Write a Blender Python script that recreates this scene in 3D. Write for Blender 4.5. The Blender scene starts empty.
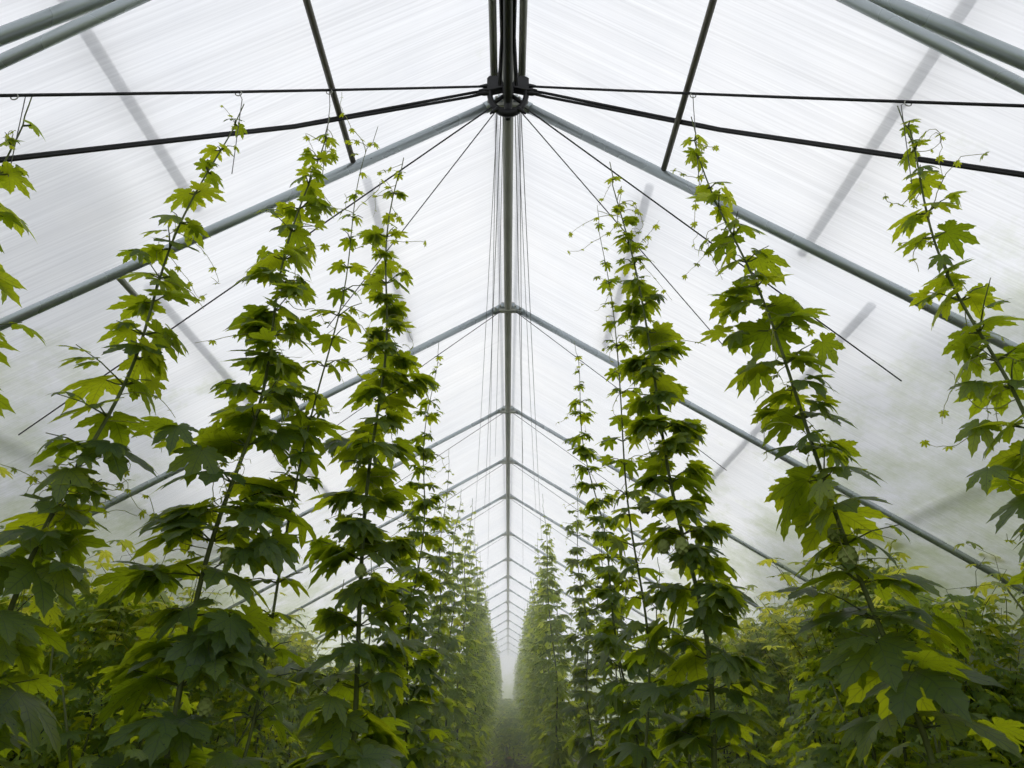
import bpy, math, random
import numpy as np
from mathutils import Vector, Matrix

H = 2.6            # height of the ridge above the camera, metres
CAM_Z = 1.1
ML, MR = 0.56, 0.62      # slope of the left and right roof
EAVE = 1.35
YN, YF = -0.9, 20.0      # ends of the house in units of H
PITCH = math.radians(21.5)
F_PX, U0, V0 = 800.0, 508.0, 384.0

sc = bpy.context.scene
col = sc.collection

def P(x, y, z):
    "a point given in units of H relative to the camera"
    return Vector((x * H, y * H, z * H + CAM_Z))

def roof_z(x):
    return 1.0 - (ML if x < 0 else MR) * abs(x)

# ------------------------------------------------------------------ materials
def mat(name):
    m = bpy.data.materials.new(name)
    m.use_nodes = True
    nt = m.node_tree
    nt.nodes.clear()
    out = nt.nodes.new('ShaderNodeOutputMaterial')
    return m, nt, out

def N(nt, t, **kw):
    n = nt.nodes.new(t)
    for k, v in kw.items():
        if k.startswith('i_'):
            n.inputs[k[2:].replace('_', ' ')].default_value = v
        else:
            setattr(n, k, v)
    return n

def math_node(nt, op, a, b=None, c=None, clamp=False):
    n = nt.nodes.new('ShaderNodeMath'); n.operation = op; n.use_clamp = clamp
    for i, s in enumerate((a, b, c)):
        if s is None: continue
        if isinstance(s, (int, float)): n.inputs[i].default_value = s
        else: nt.links.new(s, n.inputs[i])
    return n.outputs[0]

def maprange(nt, v, a, b, c, d):
    n = nt.nodes.new('ShaderNodeMapRange')
    n.inputs[1].default_value = a; n.inputs[2].default_value = b
    n.inputs[3].default_value = c; n.inputs[4].default_value = d
    nt.links.new(v, n.inputs[0])
    return n.outputs[0]

def mixc(nt, f, a, b, mode='MIX'):
    n = nt.nodes.new('ShaderNodeMix'); n.data_type = 'RGBA'; n.blend_type = mode
    for idx, s in ((0, f), (6, a), (7, b)):
        if isinstance(s, (int, float)): n.inputs[idx].default_value = s
        elif isinstance(s, tuple): n.inputs[idx].default_value = (*s, 1) if len(s) == 3 else s
        else: nt.links.new(s, n.inputs[idx])
    return n.outputs[2]

def metal_mat(name, base, rough, metallic, spot=0.25):
    m, nt, out = mat(name)
    b = N(nt, 'ShaderNodeBsdfPrincipled')
    tc = N(nt, 'ShaderNodeTexCoord')
    no = N(nt, 'ShaderNodeTexNoise', i_Scale=5.0, i_Detail=2.0, i_Roughness=0.5)
    nt.links.new(tc.outputs['Object'], no.inputs['Vector'])
    dark = tuple(c * (1 - spot) for c in base)
    lite = tuple(min(1, c * (1 + spot)) for c in base)
    c = mixc(nt, no.outputs[0], dark, lite)
    nt.links.new(c, b.inputs['Base Color'])
    r = maprange(nt, no.outputs[0], 0.3, 0.7, rough - .03, rough + .05)
    nt.links.new(r, b.inputs['Roughness'])
    b.inputs['Metallic'].default_value = metallic
    nt.links.new(b.outputs[0], out.inputs[0])
    return m

def leaf_mat(name, under, upper, trans, tw=0.5):
    m, nt, out = mat(name)
    uv = N(nt, 'ShaderNodeUVMap', uv_map='vein')
    sep = N(nt, 'ShaderNodeSeparateXYZ')
    nt.links.new(uv.outputs[0], sep.inputs[0])
    u, v = sep.outputs[0], sep.outputs[1]
    mid = maprange(nt, u, 0.02, 0.10, 1.0, 0.0)
    fr = math_node(nt, 'FRACT', math_node(nt, 'SUBTRACT', math_node(nt, 'MULTIPLY', v, 7.0), math_node(nt, 'MULTIPLY', u, 1.3)))
    side = maprange(nt, math_node(nt, 'ABSOLUTE', math_node(nt, 'SUBTRACT', fr, 0.5)), 0.03, 0.11, 0.7, 0.0)
    vein = math_node(nt, 'MAXIMUM', mid, side)
    tint = N(nt, 'ShaderNodeAttribute', attribute_name='tint')
    oi = N(nt, 'ShaderNodeObjectInfo')
    tc = N(nt, 'ShaderNodeTexCoord')
    blot = N(nt, 'ShaderNodeTexNoise', i_Scale=14.0, i_Detail=3.0)
    nt.links.new(tc.outputs['Object'], blot.inputs['Vector'])
    vor = N(nt, 'ShaderNodeTexVoronoi', i_Scale=38.0)
    nt.links.new(tc.outputs['Object'], vor.inputs['Vector'])
    spots = maprange(nt, vor.outputs['Distance'], 0.07, 0.14, 0.55, 0.0)
    geo = N(nt, 'ShaderNodeNewGeometry')
    lv = math_node(nt, 'ADD', math_node(nt, 'MULTIPLY', tint.outputs['Fac'], 0.8),
                   math_node(nt, 'ADD', math_node(nt, 'MULTIPLY', blot.outputs[0], 0.25), math_node(nt, 'MULTIPLY', oi.outputs['Random'], 0.15)))
    gain = maprange(nt, lv, 0.1, 1.1, 0.62, 1.38)
    surf = mixc(nt, geo.outputs['Backfacing'], upper, under)
    surf = mixc(nt, math_node(nt, 'MULTIPLY', vein, 0.35), surf, (0.22, 0.30, 0.11))
    surf = mixc(nt, spots, surf, (0.03, 0.035, 0.012))
    hsv = N(nt, 'ShaderNodeHueSaturation')
    nt.links.new(surf, hsv.inputs['Color']); nt.links.new(gain, hsv.inputs['Value'])
    tr = mixc(nt, math_node(nt, 'MULTIPLY', vein, 0.85), trans, tuple(c * .45 for c in trans))
    tr = mixc(nt, spots, tr, (0.02, 0.022, 0.004))
    hs2 = N(nt, 'ShaderNodeHueSaturation')
    nt.links.new(tr, hs2.inputs['Color']); nt.links.new(gain, hs2.inputs['Value'])
    hue = maprange(nt, tint.outputs['Fac'], 0, 1, 0.512, 0.482)
    nt.links.new(hue, hs2.inputs['Hue']); nt.links.new(hue, hsv.inputs['Hue'])
    pb = N(nt, 'ShaderNodeBsdfPrincipled', i_Roughness=0.42)
    pb.inputs['Specular IOR Level'].default_value = 0.55
    nt.links.new(hsv.outputs[0], pb.inputs['Base Color'])
    bump = N(nt, 'ShaderNodeBump', i_Strength=0.35, i_Distance=0.004)
    nt.links.new(math_node(nt, 'SUBTRACT', 1.0, vein), bump.inputs['Height'])
    nt.links.new(bump.outputs[0], pb.inputs['Normal'])
    tb = N(nt, 'ShaderNodeBsdfTranslucent')
    nt.links.new(hs2.outputs[0], tb.inputs['Color'])
    mx = N(nt, 'ShaderNodeMixShader'); mx.inputs[0].default_value = tw
    nt.links.new(pb.outputs[0], mx.inputs[1]); nt.links.new(tb.outputs[0], mx.inputs[2])
    nt.links.new(mx.outputs[0], out.inputs[0])
    return m

def film_mat(name, axis):
    "greenhouse film: milky, fine streaks running down the slope, green painted low down for algae and the shade of trees outside"
    m, nt, out = mat(name)
    tc = N(nt, 'ShaderNodeTexCoord')
    sep = N(nt, 'ShaderNodeSeparateXYZ')
    nt.links.new(tc.outputs['Object'], sep.inputs[0])
    x, y, z = sep.outputs
    def noise(sx, sy, sz, detail=3.0, rough=0.6):
        c = N(nt, 'ShaderNodeCombineXYZ')
        nt.links.new(math_node(nt, 'MULTIPLY', x, sx), c.inputs[0])
        nt.links.new(math_node(nt, 'MULTIPLY', y, sy), c.inputs[1])
        nt.links.new(math_node(nt, 'MULTIPLY', z, sz), c.inputs[2])
        n = N(nt, 'ShaderNodeTexNoise', i_Scale=1.0, i_Detail=detail, i_Roughness=rough)
        nt.links.new(c.outputs[0], n.inputs['Vector'])
        return n.outputs[0]
    if axis == 'y':
        fine = noise(1.3, 95.0, 0.0, 2.0); mid = noise(0.5, 9.0, 0.0, 4.0)
    else:
        fine = noise(95.0, 0.0, 1.3, 2.0); mid = noise(9.0, 0.0, 0.7, 4.0)
    big = noise(1.1, 1.1, 1.1, 5.0, 0.65)
    alg_shade = noise(2.3, 1.5, 2.3, 8.0, 0.7)
    lo = maprange(nt, z, 1.5, 3.2, 0.34, -0.24)
    alg_shade = math_node(nt, 'ADD', alg_shade, lo)
    alg_shade = maprange(nt, alg_shade, 0.46, 0.80, 0.0, 0.9)
    streak = maprange(nt, math_node(nt, 'ADD', math_node(nt, 'MULTIPLY', fine, 0.68), math_node(nt, 'MULTIPLY', mid, 0.32)), 0.34, 0.66, 0.83, 1.0)
    cloud = maprange(nt, big, 0.3, 0.7, 0.93, 1.0)
    base = mixc(nt, big, (0.90, 0.925, 0.97), (0.97, 0.96, 0.935))
    base = mixc(nt, alg_shade, base, (0.52, 0.58, 0.34))  # algae stain together with the green murk of outside trees, painted into the film
    g = math_node(nt, 'MULTIPLY', streak, cloud)
    cc = N(nt, 'ShaderNodeCombineColor')
    for i in range(3): nt.links.new(g, cc.inputs[i])
    base = mixc(nt, 1.0, base, cc.outputs[0], 'MULTIPLY')
    tl = N(nt, 'ShaderNodeBsdfTranslucent'); nt.links.new(base, tl.inputs['Color'])
    df = N(nt, 'ShaderNodeBsdfDiffuse'); nt.links.new(base, df.inputs['Color'])
    rf = N(nt, 'ShaderNodeBsdfRefraction', i_Roughness=0.42, i_IOR=1.15)
    nt.links.new(base, rf.inputs['Color'])
    m1 = N(nt, 'ShaderNodeMixShader'); m1.inputs[0].default_value = 0.16
    nt.links.new(tl.outputs[0], m1.inputs[1]); nt.links.new(df.outputs[0], m1.inputs[2])
    m2 = N(nt, 'ShaderNodeMixShader'); m2.inputs[0].default_value = 0.20
    nt.links.new(m1.outputs[0], m2.inputs[1]); nt.links.new(rf.outputs[0], m2.inputs[2])
    nt.links.new(m2.outputs[0], out.inputs[0])
    return m

def soil_mat():
    m, nt, out = mat('soil')
    tc = N(nt, 'ShaderNodeTexCoord')
    n = N(nt, 'ShaderNodeTexNoise', i_Scale=6.0, i_Detail=10.0, i_Roughness=0.75)
    nt.links.new(tc.outputs['Object'], n.inputs['Vector'])
    c = mixc(nt, n.outputs[0], (0.05, 0.035, 0.02), (0.17, 0.14, 0.09))
    b = N(nt, 'ShaderNodeBsdfPrincipled', i_Roughness=0.95)
    nt.links.new(c, b.inputs['Base Color'])
    bp = N(nt, 'ShaderNodeBump', i_Strength=0.8, i_Distance=0.03)
    nt.links.new(n.outputs[0], bp.inputs['Height']); nt.links.new(bp.outputs[0], b.inputs['Normal'])
    nt.links.new(b.outputs[0], out.inputs[0])
    return m

M = {}
M['leaf'] = leaf_mat('hop_leaf', (0.12, 0.175, 0.025), (0.075, 0.13, 0.055), (0.50, 0.62, 0.014), 0.60)
M['young'] = leaf_mat('young_leaf', (0.33, 0.38, 0.06), (0.26, 0.34, 0.10), (0.86, 0.90, 0.08), 0.5)
M['bush_farlit'] = leaf_mat('bush_and_farlit_leaf', (0.17, 0.235, 0.03), (0.13, 0.205, 0.07), (0.70, 0.83, 0.025), 0.55)
M['outer'] = leaf_mat('outdoor_leaf', (0.12, 0.18, 0.04), (0.10, 0.17, 0.05), (0.34, 0.44, 0.06), 0.4)
M['stem'] = metal_mat('green_stem', (0.10, 0.125, 0.035), 0.6, 0.0, 0.35)
M['bark'] = metal_mat('bark', (0.09, 0.065, 0.04), 0.85, 0.0, 0.4)
M['tendril'] = metal_mat('tendril_green', (0.32, 0.33, 0.12), 0.6, 0.0, 0.3)
M['cone'] = metal_mat('hop_cone_green', (0.22, 0.27, 0.07), 0.7, 0.0, 0.3)
M['steel'] = metal_mat('galvanised_steel', (0.45, 0.50, 0.51), 0.27, 0.55, 0.07)
M['steel2'] = metal_mat('weathered_steel', (0.40, 0.405, 0.35), 0.40, 0.15, 0.18)
M['dark'] = metal_mat('dark_pipe', (0.028, 0.030, 0.020), 0.45, 0.1, 0.3)
M['dark2'] = metal_mat('brown_steel', (0.13, 0.12, 0.085), 0.5, 0.1, 0.3)
M['black'] = metal_mat('black_plastic', (0.005, 0.005, 0.0055), 0.5, 0.0, 0.3)
M['string'] = metal_mat('grey_string', (0.22, 0.22, 0.21), 0.8, 0.0, 0.2)
M['wire'] = metal_mat('dark_wire', (0.05, 0.05, 0.05), 0.5, 0.5, 0.2)
M['trim'] = metal_mat('white_strip', (0.85, 0.85, 0.82), 0.35, 0.0, 0.05)
M['clay'] = metal_mat('clay', (0.45, 0.25, 0.18), 0.8, 0.0, 0.2)
M['soil'] = soil_mat()
M['film'] = film_mat('roof_film', 'y')
M['film_wall'] = film_mat('wall_film', 'y')
M['film_end'] = film_mat('end_film', 'x')

# ------------------------------------------------------------------ mesh helpers
class MB:
    "collects vertices and faces; built as one mesh object"
    def __init__(self):
        self.v = []; self.f = []
    def tube(self, pts, rad, sides=8, cap=True):
        pts = [Vector(p) for p in pts]
        n = len(pts)
        if not hasattr(rad, '__len__'): rad = [rad] * n
        t0 = (pts[1] - pts[0]).normalized()
        ref = Vector((0, 0, 1)) if abs(t0.z) < 0.9 else Vector((1, 0, 0))
        b0 = len(self.v)
        for i, p in enumerate(pts):
            t = (pts[min(i + 1, n - 1)] - pts[max(i - 1, 0)])
            if t.length < 1e-9: t = t0
            t.normalize()
            a = ref - t * ref.dot(t)
            if a.length < 1e-6: a = t.orthogonal()
            a.normalize(); ref = a; b = t.cross(a)
            for k in range(sides):
                w = 2 * math.pi * k / sides
                self.v.append(tuple(p + (a * math.cos(w) + b * math.sin(w)) * rad[i]))
        for i in range(n - 1):
            for k in range(sides):
                k2 = (k + 1) % sides
                self.f.append((b0 + i * sides + k, b0 + i * sides + k2, b0 + (i + 1) * sides + k2, b0 + (i + 1) * sides + k))
        if cap and sides > 3:
            self.f.append(tuple(b0 + k for k in reversed(range(sides))))
            self.f.append(tuple(b0 + (n - 1) * sides + k for k in range(sides)))
    def box(self, c, half, rot=None):
        b0 = len(self.v); c = Vector(c)
        for sx in (-1, 1):
            for sy in (-1, 1):
                for sz in (-1, 1):
                    d = Vector((sx * half[0], sy * half[1], sz * half[2]))
                    if rot is not None: d = rot @ d
                    self.v.append(tuple(c + d))
        for q in ((0, 1, 3, 2), (4, 6, 7, 5), (0, 4, 5, 1), (2, 3, 7, 6), (0, 2, 6, 4), (1, 5, 7, 3)):
            self.f.append(tuple(b0 + i for i in q))
    def ring(self, c, R, r, nrm='y', seg=32, sides=8, sq=1.0):
        b0 = len(self.v); c = Vector(c)
        for i in range(seg):
            a = 2 * math.pi * i / seg
            for k in range(sides):
                w = 2 * math.pi * k / sides
                rr = R + r * math.cos(w); h = r * sq * math.sin(w)
                self.v.append(tuple(c + Vector((rr * math.cos(a), h, rr * math.sin(a)))))
        for i in range(seg):
            for k in range(sides):
                i2, k2 = (i + 1) % seg, (k + 1) % sides
                self.f.append((b0 + i * sides + k, b0 + i * sides + k2, b0 + i2 * sides + k2, b0 + i2 * sides + k))
    def disc(self, c, R, th, seg=20):
        "short cylinder with its axis along y"
        self.tube([Vector(c) - Vector((0, th, 0)), Vector(c) + Vector((0, th, 0))], R, seg)
    def lathe(self, prof, seg=20, c=(0, 0, 0)):
        b0 = len(self.v)
        for r, z in prof:
            for k in range(seg):
                w = 2 * math.pi * k / seg
                self.v.append((c[0] + r * math.cos(w), c[1] + r * math.sin(w), c[2] + z))
        for i in range(len(prof) - 1):
            for k in range(seg):
                k2 = (k + 1) % seg
                self.f.append((b0 + i * seg + k, b0 + i * seg + k2, b0 + (i + 1) * seg + k2, b0 + (i + 1) * seg + k))
    def quad(self, *p):
        b0 = len(self.v)
        self.v += [tuple(q) for q in p]
        self.f.append(tuple(range(b0, b0 + len(p))))
    def build(self, name, material, parent=None, smooth=True, origin=None):
        me = bpy.data.meshes.new(name)
        v = self.v
        if origin is not None:
            o0 = Vector(origin); v = [tuple(Vector(p) - o0) for p in v]
        me.from_pydata(v, [], self.f)
        me.materials.append(material)
        if smooth: me.shade_smooth()
        ob = bpy.data.objects.new(name, me); col.objects.link(ob)
        if origin is not None: ob.location = origin
        if parent is not None: ob.parent = parent
        return ob

def tag(o, label, cat, group=None):
    o['label'] = label; o['category'] = cat
    if group: o['group'] = group
    return o

def thing(name, label, cat, loc=(0, 0, 0), group=None):
    o = bpy.data.objects.new(name, None); col.objects.link(o)
    o.location = loc
    return tag(o, label, cat, group)

def struct(o):
    o['kind'] = 'structure'; return o

def copy_tree(o, parent=None):
    c = o.copy(); col.objects.link(c)
    if parent is not None: c.parent = parent
    for ch in list(o.children): copy_tree(ch, c)
    return c

# ------------------------------------------------------------------ leaves
def leaf_template(n, serr):
    lobes = [(0, 1.0), (40, .94), (-40, .94), (84, .72), (-84, .72), (130, .42), (-130, .42)]
    sin_r = {20: .31, -20: .31, 62: .28, -62: .28, 107: .22, -107: .22, 163: .14, -163: .14}
    V = [(0.0, 0.0)]; UV = [(0.0, 0.0)]
    F = []; LUV = []
    sidx = {}
    for a, r in sin_r.items():
        sidx[a] = len(V); V.append((r * math.cos(math.radians(a)), r * math.sin(math.radians(a))))
    fold = [0.0] * len(V)
    for a in sin_r: fold[sidx[a]] = sin_r[a] * 0.45
    def add(p, fd):
        V.append(p); fold.append(fd); return len(V) - 1
    for th, ln in lobes:
        sl, sr = {0: (20, -20), 40: (62, 20), -40: (-20, -62), 84: (107, 62), -84: (-62, -107), 130: (163, 107), -130: (-107, -163)}[th]
        d = Vector((math.cos(math.radians(th)), math.sin(math.radians(th)))); p = Vector((-d.y, d.x))
        tip = add(tuple(d * ln), 0.0)
        aS = 0.28 * ln / 0.9
        mids = []
        for j in range(n):
            t = j / n
            mids.append(add(tuple(d * (aS + (ln - aS) * t)), 0.0))
        for sgn, s in ((1, sl), (-1, sr)):
            S = Vector(V[sidx[s]]); a0 = S.dot(d); w0 = abs(S.dot(p))
            if abs(s) == 163: w0 = min(w0, 0.11)
            edge = [sidx[s]]
            for j in range(1, n):
                t = j / n
                a = a0 + (ln - a0) * t
                w = w0 * (1 - t) + .125 * ln ** .6 * math.sin(math.pi * t ** .95)
                if serr:
                    if j % 2: w *= 1.13; a += 0.015
                    else: w *= 0.88; a -= 0.02
                edge.append(add(tuple(d * a + p * sgn * w), w))
            def face(idx, uv):
                if sgn < 0: idx = idx[::-1]; uv = uv[::-1]
                F.append(idx); LUV.append(uv)
            face([0, mids[0], edge[0]], [(0, 0), (0, .28), (1, .28)])
            for j in range(n - 1):
                t0, t1 = .28 + .72 * j / n, .28 + .72 * (j + 1) / n
                face([mids[j], mids[j + 1], edge[j + 1], edge[j]], [(0, t0), (0, t1), (1, t1), (1, t0)])
            face([mids[-1], tip, edge[-1]], [(0, 1 - .72 / n), (0, 1), (1, 1 - .72 / n)])
    V = np.array(V); fold = np.array(fold)
    return dict(xy=V, fold=fold, r=np.hypot(V[:, 0], V[:, 1]),
                idx=np.array([i for f in F for i in f]), tot=np.array([len(f) for f in F]),
                uv=np.array([q for f in LUV for q in f], dtype=float))

T_FINE, T_MID, T_LOW = leaf_template(7, True), leaf_template(4, True), leaf_template(2, False)

class Foliage:
    def __init__(self, tpl):
        self.t = tpl; self.V = []; self.tint = []
    def leaf(self, pos, az, pitch, L, rng, roll=0.0, droop=None, cup=None, tint=None):
        t = self.t
        dr = rng.uniform(.12, .5) if droop is None else droop
        cu = rng.uniform(.05, .38) if cup is None else cup
        x, y = t['xy'][:, 0], t['xy'][:, 1]
        wob = rng.uniform(-.12, .12)
        z = -dr * t['r'] ** 2 * (1 + .25 * np.sin(3 * np.arctan2(y, x + 1e-6) + rng.uniform(0, 6))) + cu * t['fold'] * 0.6 + wob * x * y
        f = np.array((math.cos(az) * math.cos(pitch), math.sin(az) * math.cos(pitch), math.sin(pitch)))
        s = np.array((-math.sin(az), math.cos(az), 0.0))
        n = np.cross(f, s)
        cr, sr = math.cos(roll), math.sin(roll)
        s, n = s * cr + n * sr, n * cr - s * sr
        wx = rng.uniform(.85, 1.1)
        self.V.append(np.array(pos)[None, :] + L * (x[:, None] * f + (y * wx)[:, None] * s + z[:, None] * n))
        self.tint.append(rng.random() if tint is None else tint)
    def build(self, name, material, parent):
        t = self.t; k = len(self.V); nv = len(t['xy'])
        me = bpy.data.meshes.new(name)
        V = np.concatenate(self.V).astype(np.float32)
        idx = (t['idx'][None, :] + (np.arange(k) * nv)[:, None]).ravel().astype(np.int32)
        tot = np.tile(t['tot'], k).astype(np.int32)
        start = np.concatenate(([0], np.cumsum(tot)[:-1])).astype(np.int32)
        me.vertices.add(len(V)); me.vertices.foreach_set('co', V.ravel())
        me.loops.add(len(idx)); me.loops.foreach_set('vertex_index', idx)
        me.polygons.add(len(tot)); me.polygons.foreach_set('loop_start', start)
        me.polygons.foreach_set('use_smooth', np.ones(len(tot), dtype=bool))
        uv = me.uv_layers.new(name='vein')
        uv.data.foreach_set('uv', np.tile(t['uv'], (k, 1)).astype(np.float32).ravel())
        me.update(calc_edges=True)
        at = me.attributes.new('tint', 'FLOAT', 'FACE')
        at.data.foreach_set('value', np.repeat(np.array(self.tint, dtype=np.float32), len(t['tot'])))
        me.materials.append(material)
        ob = bpy.data.objects.new(name, me); col.objects.link(ob); ob.parent = parent
        return ob

def curl(rng, p, steps, step, down=0.3):
    "a wandering thin tendril"
    pts = [Vector(p)]
    d = Vector((rng.uniform(-1, 1), rng.uniform(-1, 1), rng.uniform(-.4, .6))).normalized()
    ax = Vector((rng.uniform(-1, 1), rng.uniform(-1, 1), rng.uniform(-1, 1))).normalized()
    for i in range(steps):
        k = i / steps
        d = Matrix.Rotation(rng.uniform(-.25, .45) * (1 + 2.2 * k), 3, ax) @ d
        d.z -= down * .25; d.normalize()
        pts.append(pts[-1] + d * step)
    return pts

def cone_mesh(L):
    "a hop cone: overlapping bracts on an egg-shaped body"
    m = MB()
    prof = [(0.0, 0)] + [(L * .42 * math.sin(math.pi * (.08 + .84 * k / 7)) ** .8, -L * k / 7) for k in range(8)] + [(0.0, -L * 1.02)]
    m.lathe(prof, 10)
    for row in range(6):
        z = -L * (.05 + .15 * row); r = L * .42 * math.sin(math.pi * (.12 + .13 * row)) ** .8
        for k in range(6):
            a = 2 * math.pi * (k + .5 * (row % 2)) / 6
            c, s = math.cos(a), math.sin(a)
            w = L * .17; t = Vector((-s, c, 0)); o = Vector((c, s, 0))
            p0 = o * r * .95 + Vector((0, 0, z + L * .06))
            m.quad(p0 - t * w, p0 + o * L * .05 - t * w * .8 + Vector((0, 0, -L * .13)), o * (r + L * .05) + Vector((0, 0, z - L * .2)),
                   p0 + o * L * .05 + t * w * .8 + Vector((0, 0, -L * .13)), p0 + t * w)
    return m
_cone = None
def hop_cone(parent, pos, s):
    global _cone
    if _cone is None:
        m = cone_mesh(0.055); me = bpy.data.meshes.new('hop_cone')
        me.from_pydata(m.v, [], m.f); me.materials.append(M['cone']); me.shade_smooth(); _cone = me
    o = bpy.data.objects.new('hop_cone', _cone); col.objects.link(o)
    o.parent = parent; o.location = pos; o.scale = (s, s, s); o.rotation_euler = (s * 3 % .5 - .25, s * 7 % .5 - .25, s * 40)
    return o

def make_vine(base, top, label, seed, group, tpl=T_FINE, fine=True, bush=1.0, size=1.0, h0=0.10, ncones=0, tend=14, matl='leaf', inter=0.112, stem_r=0.014):
    "a hop vine climbing from base to top; parts stem, foliage, tendril and cones"
    rng = random.Random(seed)
    base, top = Vector(base), Vector(top)
    root = thing('hop_vine', label, 'vine', base, group)
    ax = top - base; ln = ax.length
    nn = max(6, int(ln / inter))
    ph = rng.uniform(0, 6)
    def at(h):
        amp = 0.018 + .010 * math.sin(h * 7 + ph)
        return ax * h + Vector((math.cos(h * 16 + ph), math.sin(h * 16 + ph), 0)) * amp * min(1, 4 * h) * (1 if h < .97 else .4) \
            + Vector((math.sin(h * 3.1 + ph), math.cos(h * 2.7 + ph), 0)) * .025 * math.sin(math.pi * h)
    st = MB(); k = nn * 3
    hs = [i / k for i in range(k + 1)]
    st.tube([at(h) for h in hs], [stem_r * (1 - .86 * h ** .8) for h in hs], 7 if fine else 4)
    fo = Foliage(tpl)
    spots = []
    for i in range(nn):
        h = h0 + (1 - h0) * (i + rng.uniform(-.15, .15)) / nn
        if h > .985: continue
        a0 = (i % 2) * math.pi / 2 + i * .13 + ph + rng.uniform(-.45, .45)
        L = (0.038 + 0.205 * (1 - h) ** 0.72) * size
        if h > .9: L *= .75
        p = at(h)
        for sd in (0, 1):
            if h > .9 and rng.random() < .25: continue
            az = a0 + sd * math.pi + rng.uniform(-.3, .3)
            l = L * rng.uniform(.78, 1.12)
            pl = l * rng.uniform(.22, .45)
            el = rng.uniform(.15, .6)
            q = p + Vector((math.cos(az) * math.cos(el), math.sin(az) * math.cos(el), math.sin(el))) * pl
            mid = p.lerp(q, .5) - Vector((0, 0, pl * .06))
            if fine: st.tube([p, mid, q], [.0028 * size, .0022 * size, .0018 * size], 5)
            fo.leaf(q, az, rng.uniform(-.55, .1) - .12 * (1 - h), l, rng, roll=rng.uniform(-.35, .35))
            # side shoot with smaller leaves
            ns = bush * (1.6 if h < .8 else .7) * min(1, .25 + h * 1.5) * rng.uniform(.4, 1.5)
            cnt = int(ns) + (rng.random() < ns - int(ns))
            if cnt and h < .95:
                az2 = az + rng.uniform(-.7, .7)
                sl = l * rng.uniform(.5, 1.15)
                e = p + Vector((math.cos(az2), math.sin(az2), rng.uniform(-.1, .7))) * sl
                if fine: st.tube([p, p.lerp(e, .5) + Vector((0, 0, .01)), e], [.003, .002, .0014], 4)
                for c in range(cnt):
                    b = p.lerp(e, rng.uniform(.35, 1.0))
                    ll = l * rng.uniform(.38, .68)
                    a3 = az2 + rng.choice((-1, 1)) * rng.uniform(.2, 1.5)
                    fo.leaf(b + Vector((math.cos(a3), math.sin(a3), .25)) * ll * .3, a3, rng.uniform(-.9, .1), ll, rng, roll=rng.uniform(-.5, .5), tint=min(1, rng.random() * .8 + .2))
        spots.append((h, p, L))
    st.build('stem', M['stem'], root)
    if tend:
        for i in range(tend):
            tm = MB()
            h = rng.uniform(.45, 1.0); p = at(min(h, .99))
            pts = curl(rng, p, rng.randint(9, 18), rng.uniform(.011, .02))
            tm.tube(pts, [.0016 * (1 - .5 * j / len(pts)) for j in range(len(pts))], 4)
            for j in range(3, len(pts), 4):
                fo.leaf(pts[j], rng.uniform(0, 6.28), rng.uniform(-1.2, .2), rng.uniform(.010, .026), rng, tint=.9)
            tm.build('tendril', M['tendril'], root)
    fo.build('foliage', M[matl], root)
    for i in range(ncones):
        h, p, L = rng.choice([s for s in spots if .2 < s[0] < .62])
        a = rng.uniform(0, 6.28)
        hop_cone(root, p + Vector((math.cos(a), math.sin(a), -.3)) * rng.uniform(.06, .13), rng.uniform(.8, 1.15))
    return root

def make_bush(loc, label, seed, group, height=1.8, rad=0.55, n=420, L=(.07, .14), tpl=T_MID, matl='leaf', name='hop_bush', cat='bush', shoots=13):
    rng = random.Random(seed)
    root = thing(name, label, cat, loc, group)
    st = MB(); fo = Foliage(tpl); yo = Foliage(tpl)
    tips = []
    for i in range(9):
        a = rng.uniform(0, 6.28); r = rad * rng.uniform(.2, .9); hh = height * rng.uniform(.7, 1.0)
        e = Vector((math.cos(a) * r, math.sin(a) * r, hh))
        m = e * .5 + Vector((rng.uniform(-.1, .1), rng.uniform(-.1, .1), hh * .08))
        b = Vector((e.x * .25, e.y * .25, 0))
        st.tube([b, m, e], [.012, .008, .004], 5); tips.append((b, m, e))
    for i in range(n):
        z = height * (1 - rng.random() ** 1.25) * 1.02
        prof = rad * (1.0 - .55 * max(0, z / height - .45) / .55)
        a = rng.uniform(0, 6.28); r = prof * math.sqrt(rng.uniform(.08, 1))
        fo.leaf((math.cos(a) * r, math.sin(a) * r, z), a + rng.uniform(-1, 1), rng.uniform(-.9, .15), rng.uniform(*L), rng, roll=rng.uniform(-.5, .5))
    for i in range(shoots):
        a = rng.uniform(0, 6.28); r = rad * rng.uniform(.1, .8)
        p0 = Vector((math.cos(a) * r, math.sin(a) * r, height * .85))
        p1 = p0 + Vector((rng.uniform(-.22, .22), rng.uniform(-.22, .22), rng.uniform(.2, .5)))
        p2 = p1 + Vector((rng.uniform(-.15, .15), rng.uniform(-.15, .15), rng.uniform(-.02, .1)))
        st.tube([p0, p0.lerp(p1, .5) + Vector((rng.uniform(-.07, .07), rng.uniform(-.07, .07), 0)), p1, p2], [.003, .0022, .0016, .001], 4)
        for k in range(7):
            b = p0.lerp(p1, (k + .5) / 7) if k < 6 else p2
            for sd in (0, 1):
                az = k * 1.6 + sd * math.pi + rng.uniform(-.4, .4)
                yo.leaf(b + Vector((math.cos(az), math.sin(az), .2)) * .03, az, rng.uniform(-.5, .2), rng.uniform(.045, .09), rng)
    st.build('stem', M['stem'] if matl != 'outer' else M['bark'], root)
    fo.build('foliage', M[matl], root)
    if shoots: yo.build('young_foliage', M['young'], root)
    return root

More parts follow.
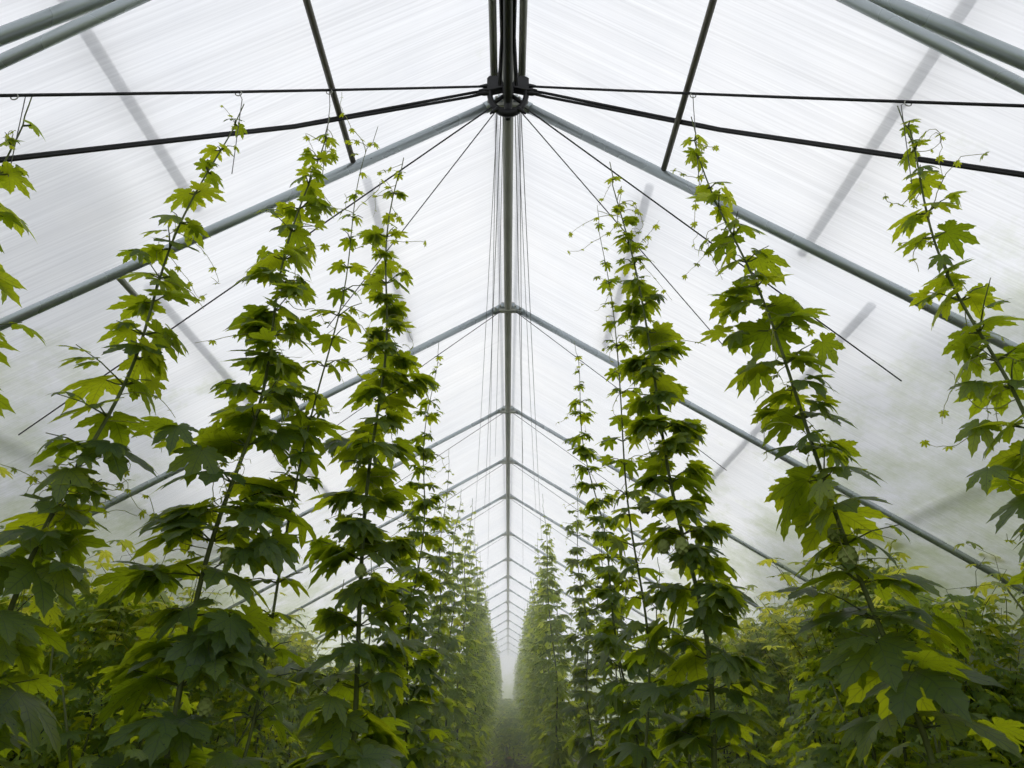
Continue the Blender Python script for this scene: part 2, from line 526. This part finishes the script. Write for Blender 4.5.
# ------------------------------------------------------------------ setting
m = MB(); E = 3.4
m.quad((-E * H, YN * H, 0), (E * H, YN * H, 0), (E * H, (YF + .4) * H, 0), (-E * H, (YF + .4) * H, 0))
struct(m.build('floor', M['soil'], smooth=False))
m = MB()
r0, r1 = P(0, YN, 1.0), P(0, YF, 1.0)
l0, l1 = P(-EAVE, YN, roof_z(-EAVE)), P(-EAVE, YF, roof_z(-EAVE))
k0, k1 = P(EAVE, YN, roof_z(EAVE)), P(EAVE, YF, roof_z(EAVE))
m.quad(l1, r1, r0, l0); m.quad(r1, k1, k0, r0)
struct(m.build('ceiling', M['film'], smooth=False))
for nm, a, b in (('wall_left', l0, l1), ('wall_right', k1, k0)):
    m = MB(); m.quad((a.x, a.y, 0), (b.x, b.y, 0), b, a); struct(m.build(nm, M['film_wall'], smooth=False))
for nm, a, b, c in (('wall_back', l1, r1, k1), ('wall_front', k0, r0, l0)):
    m = MB(); m.quad((a.x, a.y, 0), (c.x, c.y, 0), c, b, a); struct(m.build(nm, M['film_end'], smooth=False))
# ------------------------------------------------------------------ steel frame
def truss(y, label, r, hub=True, steep=0.0):
    t = thing('roof_truss', label, 'truss', P(0, y, 1.0), 'steel roof trusses')
    o = P(0, y, 1.0)
    for s in (-1, 1):
        off = (r + .006) / H * 1.15
        a = P(0, y, 1.0 - off) - o; b = P(s * (EAVE - .02), y, roof_z(s * (EAVE - .02)) - off - steep * EAVE) - o
        mb = MB(); mb.tube([a, b], r, 12); mb.build('rafter', M['steel'], t)
        mb = MB(); mb.tube([(b.x, 0, b.z), (b.x, 0, -o.z)], r, 10); mb.build('post', M['steel'], t)
        if hub:
            mb = MB(); d = (b - a).normalized()
            mb.tube([a + d * .03, a + d * .12], r + .003, 12)
            mb.build('rafter_sleeve', M['steel'], t)
            for q in (.06, .10):
                mb = MB(); c = a + d * q
                mb.tube([c + Vector((0, -r - .016, 0)), c + Vector((0, -r, 0))], .007, 6)
                mb.build('bolt', M['steel2'], t)
    if hub:
        mb = MB(); mb.box((0, -.0, -.055), (.045, .012, .03)); mb.box((0, 0, -.085), (.075, .02, .008)); mb.build('ridge_bracket', M['steel2'], t, smooth=False)
    return t

nodes = [1.128, 1.921, 2.733, 3.40, 4.07, 5.07, 6.08, 7.0, 7.9, 8.9, 9.9, 11.1, 12.4, 13.9, 15.6, 17.6]
ordn = ['first', 'second', 'third', 'fourth', 'fifth', 'sixth', 'seventh', 'eighth', 'ninth', 'tenth', 'eleventh', 'twelfth', 'thirteenth', 'fourteenth', 'fifteenth', 'sixteenth', 'seventeenth', 'eighteenth']
truss(.676, 'thick bare steel tube rafters crossing the two top corners of the picture', .024, hub=False)
truss(.660, 'thinner steel tube rafters just inside the thick pair at the top corners', .018, hub=False, steep=.12)
for i, y in enumerate(nodes):
    lab = 'steel roof truss meeting the ridge at the black cable hub' if i == 0 else \
        'steel roof truss crossing the ridge pole, %s one along the tunnel after the black hub' % ordn[i - 1]
    truss(y, lab, .023 if i < 2 else .018)

m = MB(); m.tube([P(0, .25, .975), P(0, YF - .02, .975)], .026, 12)
tag(m.build('ridge_pole', M['steel2'], origin=P(0, .25, .975)), 'long grey ridge pole running down the peak of the roof', 'pole')
m = MB(); m.tube([P(0, .25, .945), P(0, 1.0, .945), P(0, 1.10, .935), P(0, 1.112, .925)], [.019, .019, .019, .012], 12)
tag(m.build('dark_pipe', M['dark'], origin=P(0, .25, .945)), 'dark pipe under the ridge ending at the black cable hub', 'pipe')
for s, w in ((-1, 'left'), (1, 'right')):
    m = MB(); m.tube([P(s * .0255, .25, .968), P(s * .0255, 1.05, .968)], .0105, 10)
    m.tube([P(s * .0195, .25, .966), P(s * .0195, 1.05, .966)], .006, 8)
    tag(m.build('ridge_rail', M['steel2'], origin=P(s * .0255, .25, .968)), 'slim grey rail flanking the dark ridge pipe on its %s side' % w, 'rail')
    m = MB(); m.tube([P(s * .0118, .25, .948), P(s * .0118, .7, .947), P(s * .009, .95, .95), P(s * .014, 1.06, .955)], .0085, 8)
    tag(m.build('cable', M['black'], origin=P(s * .0118, .25, .948)), 'black cable along the %s side of the dark ridge pipe' % w, 'cable')
    # purlins lying on the outside of the film, seen through it
    for x, ya, yb, lw in ((.026, 1.2, YF, 'beside the ridge'), (.262, 1.22, 1.92, 'nearest the ridge'), (.51, YN, 1.11 if s < 0 else 1.2, 'in the nearest bay, midway down'), (.635, 1.24, 2.72, 'midway down'), (.98, YN, 2.72, 'lowest')):
        rr = .021 if x > .1 else .012
        z = roof_z(s * x) + (rr + .06) * 1.17 / H
        m = MB(); m.tube([P(s * x, ya, z), P(s * x, yb, z)], rr, 10)
        tag(m.build('purlin', M['steel2'], origin=P(s * x, ya, z)), 'blurred purlin above the milky film, %s, %s slope' % (lw, w), 'purlin')
    m = MB(); x = .262; z = roof_z(s * x) - .020 / H
    m.tube([P(s * x, YN + .02, z), P(s * x, 1.12, z)], .0125, 10)
    tag(m.build('purlin', M['dark2'], origin=P(s * x, YN + .02, z)), 'dark purlin under the film, sharp, upper %s slope' % w, 'purlin')
    if s > 0: continue
    m = MB(); x = .63; z = roof_z(s * x) - .030 / H
    m.tube([P(s * x, 1.13, z), P(s * x, 1.27, z - .002)], .014, 10)
    tag(m.build('purlin_stub', M['steel2'], origin=P(s * x, 1.13, z)), 'short steel stub reaching from the hub truss down the %s film' % w, 'bracket')

# the black hub with its spokes and cable clamps
HUB = P(0, 1.078, .953)
hub = thing('cable_hub', 'black spoked hub ring under the ridge where the cables meet', 'hub', HUB)
ZS = 1.38
m = MB(); m.ring((0, 0, 0), .080, .0125, sq=1.5); m.v = [(x, y, z * ZS) for x, y, z in m.v]; m.build('rim', M['black'], hub)
for a in (32, 90, 148, 212, 270, 328):
    m = MB(); c, s_ = math.cos(math.radians(a)), math.sin(math.radians(a)) * ZS
    m.tube([(c * .012, 0, s_ * .012), (c * .078, 0, s_ * .078)], .009, 8); m.build('spoke', M['black'], hub)
m = MB(); m.disc((0, 0, 0), .024, .03); m.build('hub_core', M['black'], hub)
for s in (-1, 1):
    m = MB(); q = [(.008, .145), (.055, .115), (.092, .065), (.092, .0), (.008, .02)]
    m.v += [(s * x, -.02, z) for x, z in q] + [(s * x, .02, z) for x, z in q]
    m.f += [(0, 1, 2, 3, 4), (9, 8, 7, 6, 5)] + [(i, i + 5, (i + 1) % 5 + 5, (i + 1) % 5) for i in range(5)]
    m.build('plate', M['black'], hub, smooth=False)
    for zz, xx in ((.028, .095), (.004, .10), (-.012, .105), (-.095, .048)):
        m = MB(); m.tube([(s * (xx - .03), -.01, zz), (s * xx, -.012, zz), (s * (xx + .028), -.016, zz - .004 if zz > -.05 else zz - .03)], [.007, .011, .005], 8)
        m.build('clamp', M['black'], hub)

def line(name, pts, r, material, label, cat, group=None, sides=8, sag=0.0, seg=14):
    pts = [Vector(p) for p in pts]
    out = []
    for i in range(len(pts) - 1):
        for k in range(seg):
            t = k / seg; out.append(pts[i].lerp(pts[i + 1], t) - Vector((0, 0, sag * 4 * t * (1 - t))))
    out.append(pts[-1])
    mb = MB(); mb.tube(out, r, sides)
    return tag(mb.build(name, material, origin=pts[0]), label, cat, group)

def HU(dx, dz): return P(0, 1.074, .953) + Vector((dx, 0, dz))
endA = {-1: P(-.613, .715, .628), 1: P(.609, .704, .603)}
endB = {-1: P(-.63, .773, .582), 1: P(.62, .766, .556)}
for s, w in ((-1, 'left'), (1, 'right')):
    line('support_wire', [HU(s * .10, .028), endA[s]], .0052, M['black'], 'thin black wire, upper of those from the hub to the %s edge' % w, 'wire', sag=.004)
    line('cable', [HU(s * .10, .004), HU(s * .16, -.008), HU(s * .5, -.125).lerp(endB[s], .3), endB[s]], .0062, M['black'], 'black cable, upper strand of the thick pair from hub to %s edge' % w, 'cable', seg=8)
    line('cable', [HU(s * .11, -.012), HU(s * .17, -.030), HU(s * .5, -.138).lerp(endB[s], .3), endB[s] - Vector((0, 0, .008))], .0062, M['black'], 'black cable, lower strand of the thick pair from hub to %s edge' % w, 'cable', seg=8)
line('support_wire', [HU(-.07, -.085), P(-.93, 1.45, roof_z(-.93) - .012)], .0034, M['wire'], 'thin dark wire slanting from the hub far down the left slope', 'wire')
line('support_wire', [HU(.07, -.085), P(.72, 1.36, roof_z(.72) - .012)], .0034, M['wire'], 'thin dark wire slanting from the hub far down the right slope', 'wire')
line('support_wire', [HU(-.045, -.095), P(-.40, 1.60, roof_z(-.40) - .012)], .0026, M['wire'], 'thin dark wire dropping steeply left from the hub', 'wire')
line('support_wire', [HU(.045, -.095), P(.46, 1.56, roof_z(.46) - .012)], .0026, M['wire'], 'thin dark wire dropping steeply right from the hub', 'wire')
for i in range(1, 6):
    y = nodes[i]
    for s, w in ((-1, 'left'), (1, 'right')):
        line('support_wire', [P(s * .02, y - .02, .955), P(s * .62, y + .28, roof_z(s * .62) - .012)], .0026, M['wire'],
             'thin wire from the ridge bracket of the %s truss after the hub to the %s' % (ordn[i - 1], w), 'wire')
# loose strings from the hub along the tunnel
rng = random.Random(5)
for i, (x0, x1, y1, z1) in enumerate(((-.018, -.20, 4.6, .80), (-.012, -.11, 3.7, .83), (-.008, -.05, 3.0, .88), (.012, .06, 3.1, .88), (.016, .135, 3.8, .83), (.022, .185, 4.4, .80), (-.02, -.14, 5.6, .77), (.02, .10, 5.4, .80))):
    sd, w = ('left', 'right')[x0 > 0], ['outermost', 'second', 'third'][(0, 1, 2, 2, 1, 0, 0, 0)[i]]
    if i == 6: w = 'longest'
    if i == 7: w = 'longest'
    line('hanging_string', [P(x0, 1.09, .925), P(x1, y1, z1)], .0016 + .0004 * (i % 2), M['string'],
         'loose grey string from the hub down the tunnel, %s of those %s of the ridge' % (w, sd), 'string', sides=5, sag=.12)

# ------------------------------------------------------------------ vines
def wire_pt(s, t): return HU(s * .10, .017).lerp(endA[s], t)
GZ = -CAM_Z / H
def ground(top, low):
    "continue the line top->low down to the ground (in units of H)"
    k = (GZ - low[2]) / (top[2] - low[2])
    return tuple(low[i] + (top[i] - low[i]) * k for i in range(3))

near = [
    # top, point low on the vine, label, bushiness, leaf size, tip fraction, seed, cones
    ((-.367, .887, .765), (-.53, .887, .028), 'tall leaning hop vine with bare thick stem, first full one at the left', 1.5, 1.1, 11, 2),
    ((-.262, .943, .79), (-.360, .943, -.068), 'dense hop vine leaning across the hub truss, second tall one from the left', 4.2, 1.18, 12, 3),
    ((-.174, 1.10, .835), (-.204, 1.10, -.08), 'dense narrow hop vine, third tall one from the left, nearest the ridge', 6.0, .98, 13, 2),
    ((.268, .94, .785), (.4378, .94, -.068), 'open leaning hop vine with large separate leaves right of the aisle', 1.9, 1.18, 14, 3),
    ((.172, 1.10, .83), (.262, 1.10, -.08), 'very dense hop vine right of the aisle, inner neighbour of the open one', 6.0, 1.0, 15, 3),
    ((.488, .811, .695), (.55, .811, .267), 'large hop vine cut by the right edge of the picture', 1.3, 1.1, 16, 0),
    ((-.572, .765, .672), (-.605, .765, .25), 'hop vine mostly outside the left edge with few leaves showing', 1.2, 1.45, 17, 0),
]
for (tp, lo, lab, bushy, size, seed, nc) in near:
    b = ground(tp, lo)
    make_vine(P(*b), P(*tp), lab, seed, 'tall near hop vines', bush=bushy, size=size, ncones=nc, tend=28)
thin = [
    ((-.194, .98, .80), (-.234, .98, .49), 'thin sparse hop vine just right of the dense second one at left', 21),
    ((.158, 1.18, .80), (.175, 1.18, .30), 'thin sparse hop vine behind the very dense one on the right', 22),
]
for tp, lo, lab, seed in thin:
    make_vine(P(*ground(tp, lo)), P(*tp), lab, seed, 'thin hop vines', bush=.8, size=.62, tend=20, tpl=T_MID, stem_r=.008)

# support strings of the near vines, from the wire down into the tips
hooks = [(-1, (-.367, .887, .765), 'first full vine at the left'), (-1, (-.262, .943, .79), 'second tall vine from the left'),
         (1, (.268, .94, .785), 'open vine right of the aisle'), (1, (.488, .811, .695), 'vine cut by the right edge'), (-1, (-.572, .765, .672), 'vine at the left edge')]
for s, tp, w in hooks:
    T = P(*tp); A = HU(s * .10, .017); B = endA[s]
    t = (T.x - A.x) / (B.x - A.x); K = A.lerp(B, t)
    st = thing('support_string', 'thin training string hooked on the black wire above the %s' % w, 'string', K)
    mb = MB(); mb.tube([Vector((0, 0, 0)), (T - K) * .6 + Vector((.004, 0, 0)), T - K + Vector((0, 0, -.3))], .0016, 5); mb.build('cord', M['string'], st)
    mb = MB(); mb.ring((0, 0, -.006), .011, .002, seg=14, sides=5); mb.build('hook', M['steel2'], st)

protos = []
def far_vine(i, s, y, xb, xt, zt, label):
    base, top = P(xb, y, GZ), P(xt, y, zt)
    if y < 2.7:
        return make_vine(base, top, label, 40 + i, 'hop vines lining the aisle', tpl=T_MID, bush=4.0, size=.88, tend=8, stem_r=.010)
    if len(protos) < 6:
        v = make_vine(base, top, label, 60 + i, 'hop vines lining the aisle', tpl=T_LOW, fine=False, bush=4.0, size=.86, tend=0, inter=.085, matl='bush_farlit')  # lighter leaf colour here paints in the brighter light on the far rows
        protos.append((v, top - base)); return v
    p, ax = protos[i % 6]
    v = copy_tree(p)
    v.location = base
    d = top - base
    v.rotation_euler = (0, math.atan2(d.x, d.z), 0)
    # proto leans too: turn it upright first by the opposite lean
    q = Matrix.Rotation(math.atan2(d.x, d.z), 4, 'Y') @ Matrix.Rotation((i * 1.7) % 6.28, 4, 'Z') @ Matrix.Rotation(-math.atan2(ax.x, ax.z), 4, 'Y')
    v.rotation_euler = q.to_euler()
    k = d.length / ax.length
    v.scale = (1, 1, k)
    v['label'] = label
    return v

left = [(1.75, -.215, -.168, .80), (2.1, -.27, -.24, .58), (2.5, -.23, -.193, .76), (2.94, -.22, -.178, .735), (3.24, -.20, -.148, .77)]
right = [(1.75, .30, .157, .80), (2.1, .30, .25, .50), (2.55, .27, .215, .72), (3.14, .19, .143, .765), (3.5, .22, .19, .71)]
rng = random.Random(77)
for s, rows in ((-1, left), (1, right)):
    y = rows[-1][0]
    while y < 15.5:
        y += rng.uniform(.23, .33) * (1 if y < 8 else 1.8)
        xt = s * (.150 + rng.uniform(-.012, .02)); rows.append((y, xt * 1.22, xt, .73 + rng.uniform(-.10, .05)))
    for i, (y, xb, xt, zt) in enumerate(rows):
        w = ('left', 'right')[s > 0]
        n = i + 1
        o = {1: 'first', 2: 'second', 3: 'third', 4: 'fourth', 5: 'fifth'}.get(n, '%dth' % n if n % 10 not in (1, 2, 3) or n < 20 else '%d%s' % (n, ('st', 'nd', 'rd')[n % 10 - 1]))
        far_vine(i, s, y, xb, xt, zt, 'hop vine lining the %s of the aisle, %s behind the tall near vines' % (w, o))

# second, lower row of vines behind the first
rng = random.Random(31)
for s in (-1, 1):
    w = ('left', 'right')[s > 0]
    for i, y in enumerate((1.55, 2.05, 2.5, 3.0, 3.6, 4.2, 4.9, 5.6)):
        x = s * (.36 + rng.uniform(-.03, .05)); zt = min(.60, .165 * y + rng.uniform(-.06, .08))
        make_vine(P(x, y, GZ), P(x * .93, y, zt), 'shorter hop vine in the row behind the %s aisle row, %s from the camera' % (w, ordn[i]), 200 + i + 50 * (s > 0),
                  'shorter hop vines of the outer rows', tpl=T_LOW if y > 2.3 else T_MID, fine=y < 2.3, bush=2.6, size=.75, tend=0, inter=.12)

# ------------------------------------------------------------------ low bushes between the vines and the film
bp = [make_bush((0, 0, 0), 'x', 300 + k, 'low hop bushes along the film walls', height=(1.5, 1.6, 1.4, 1.55)[k], rad=.55, n=1150, L=(.042, .088), tpl=T_MID, matl='bush_farlit') for k in range(4)]
used = 0
rng = random.Random(9)
for s in (-1, 1):
    w = ('left', 'right')[s > 0]
    k = 0
    spots = []
    for row, (x, y0) in enumerate(((.72, 1.55), (.98, 1.35), (1.11, 1.45))):
        for j in range(6 if row < 2 else 5):
            spots.append((x + rng.uniform(-.05, .05), y0 + .46 * j + rng.uniform(-.06, .06), row, j))
    for x, y, row, j in spots:
        lab = 'leafy hop bush %s the %s film wall, %s from the camera' % (('third row from', 'second row from', 'right beside')[row], w, ordn[j])
        pr = bp[(used) % 4]
        b = pr if used < 4 else copy_tree(pr)
        used += 1
        b.location = P(s * x, y, GZ); b.rotation_euler = (0, 0, rng.uniform(0, 6.28)); k_ = rng.uniform(.92, 1.08) * (.96, 1.12, (.80 if s > 0 else .88))[row]; b.scale = (1, 1, k_)
        b['label'] = lab

ap = make_bush((0, 0, 0), 'x', 350, 'low plants in the far aisle', height=.75, rad=.42, n=420, L=(.06, .12), tpl=T_LOW, matl='bush_farlit', name='leafy_plant', cat='plant', shoots=0)
for j in range(12):
    b = ap if j == 0 else copy_tree(ap)
    b.location = P(rng.uniform(-.06, .06), 6.05 + .68 * j, GZ); b.rotation_euler = (0, 0, rng.uniform(0, 6)); b.scale = (1, 1, .8 + .06 * j)
    b['label'] = 'low leafy plant in the misty far aisle, %s from the camera' % ordn[j]

# trees and shrubs outside, seen blurred through the film
op = [make_bush((0, 0, 0), 'x', 400 + k, 'trees outside the film', height=(7.2, 5.8)[k], rad=1.25, n=3000, L=(.12, .22), tpl=T_LOW, matl='outer', name='outdoor_tree', cat='tree', shoots=0) for k in range(2)]
used = 0
for s in (-1, 1):
    w = ('left', 'right')[s > 0]
    for j in range(6):
        b = op[used % 2] if used < 2 else copy_tree(op[used % 2]); used += 1
        b.location = P(s * (2.05 + rng.uniform(-.08, .3)), 1.45 + .62 * j, GZ); b.rotation_euler = (0, 0, rng.uniform(0, 6)); b.scale = (1, 1, rng.uniform(.75, 1.2) * (.86 if s < 0 else .80))
        b['label'] = 'blurred green tree beyond the %s film wall, %s from the camera' % (w, ordn[j])

# small dark pot standing in the aisle
pot = thing('plant_pot', 'small dark pot standing far down the aisle', 'pot', P(0.01, 5.9, GZ))
m = MB(); m.lathe([(0, 0), (.055, 0), (.075, .11), (.085, .11), (.085, .135), (.07, .135), (.066, .12), (0, .12)], 20); m.build('body', M['dark'], pot)
m = MB(); m.lathe([(0, .12), (.035, .12), (.042, .15), (.03, .17), (0, .175)], 14); m.build('clay_ball', M['clay'], pot)

# ------------------------------------------------------------------ haze
hm, nt, out = mat('haze')
vs = N(nt, 'ShaderNodeVolumeScatter', i_Density=0.030, i_Anisotropy=0.55)
vs.inputs['Color'].default_value = (1, 1, 0.93, 1)
nt.links.new(vs.outputs[0], out.inputs['Volume'])
m = MB(); e = .01
yy0, yy1 = 1.75 * H, YF * H - .02
pts = [(-EAVE + e, GZ + .01), (-EAVE + e, roof_z(-EAVE) - e), (0, 1 - e), (EAVE - e, roof_z(EAVE) - e), (EAVE - e, GZ + .01)]
for y in (yy0, yy1): m.v += [(x * H, y, z * H + CAM_Z) for x, z in pts]
m.f = [(4, 3, 2, 1, 0), (5, 6, 7, 8, 9)] + [(i, (i + 1) % 5, (i + 1) % 5 + 5, i + 5) for i in range(5)]
hz = m.build('haze', hm, smooth=False)
hz['kind'] = 'stuff'; hz['label'] = 'pale mist filling the far length of the tunnel'; hz['category'] = 'haze'

# ------------------------------------------------------------------ light, camera
w = bpy.data.worlds.new('overcast_sky'); sc.world = w; w.use_nodes = True
nt = w.node_tree; nt.nodes.clear()
out = nt.nodes.new('ShaderNodeOutputWorld'); bg = nt.nodes.new('ShaderNodeBackground')
tc = N(nt, 'ShaderNodeTexCoord'); sp = N(nt, 'ShaderNodeSeparateXYZ'); nt.links.new(tc.outputs['Generated'], sp.inputs[0])
cl = N(nt, 'ShaderNodeTexNoise', i_Scale=2.2, i_Detail=4.0); nt.links.new(tc.outputs['Generated'], cl.inputs['Vector'])
sky = mixc(nt, cl.outputs[0], (0.79, 0.85, 1.0), (0.96, 0.955, 0.98))
sky = mixc(nt, maprange(nt, sp.outputs[1], 0.0, 1.0, 0.0, 0.85), sky, (1.0, 0.97, 0.88))
nt.links.new(sky, bg.inputs[0])
st = math_node(nt, 'ADD', maprange(nt, sp.outputs[2], -0.1, 0.25, 0.45, 0.86), maprange(nt, sp.outputs[1], -0.1, 1.0, 0.02, 0.72))
nt.links.new(st, bg.inputs[1]); nt.links.new(bg.outputs[0], out.inputs[0])

cam = bpy.data.cameras.new('camera'); co = bpy.data.objects.new('camera', cam); col.objects.link(co)
cam.sensor_fit = 'HORIZONTAL'; cam.sensor_width = 36.0
cam.lens = F_PX / 1024 * 36.0
cam.shift_x = (512 - U0) / 1024
cam.clip_start = .02; cam.clip_end = 200
co.location = (0, 0, CAM_Z); co.rotation_euler = (math.pi / 2 + PITCH, 0, 0)
sc.camera = co

vs_ = sc.view_settings
vs_.view_transform = 'Standard'; vs_.look = 'None'; vs_.gamma = 1.0; vs_.use_curve_mapping = False
vs_.exposure = 0.42
cy = sc.cycles
cy.use_denoising = True
cy.max_bounces = 14; cy.diffuse_bounces = 4; cy.glossy_bounces = 3; cy.transmission_bounces = 8; cy.transparent_max_bounces = 16; cy.volume_bounces = 10
cy.sample_clamp_indirect = 6.0
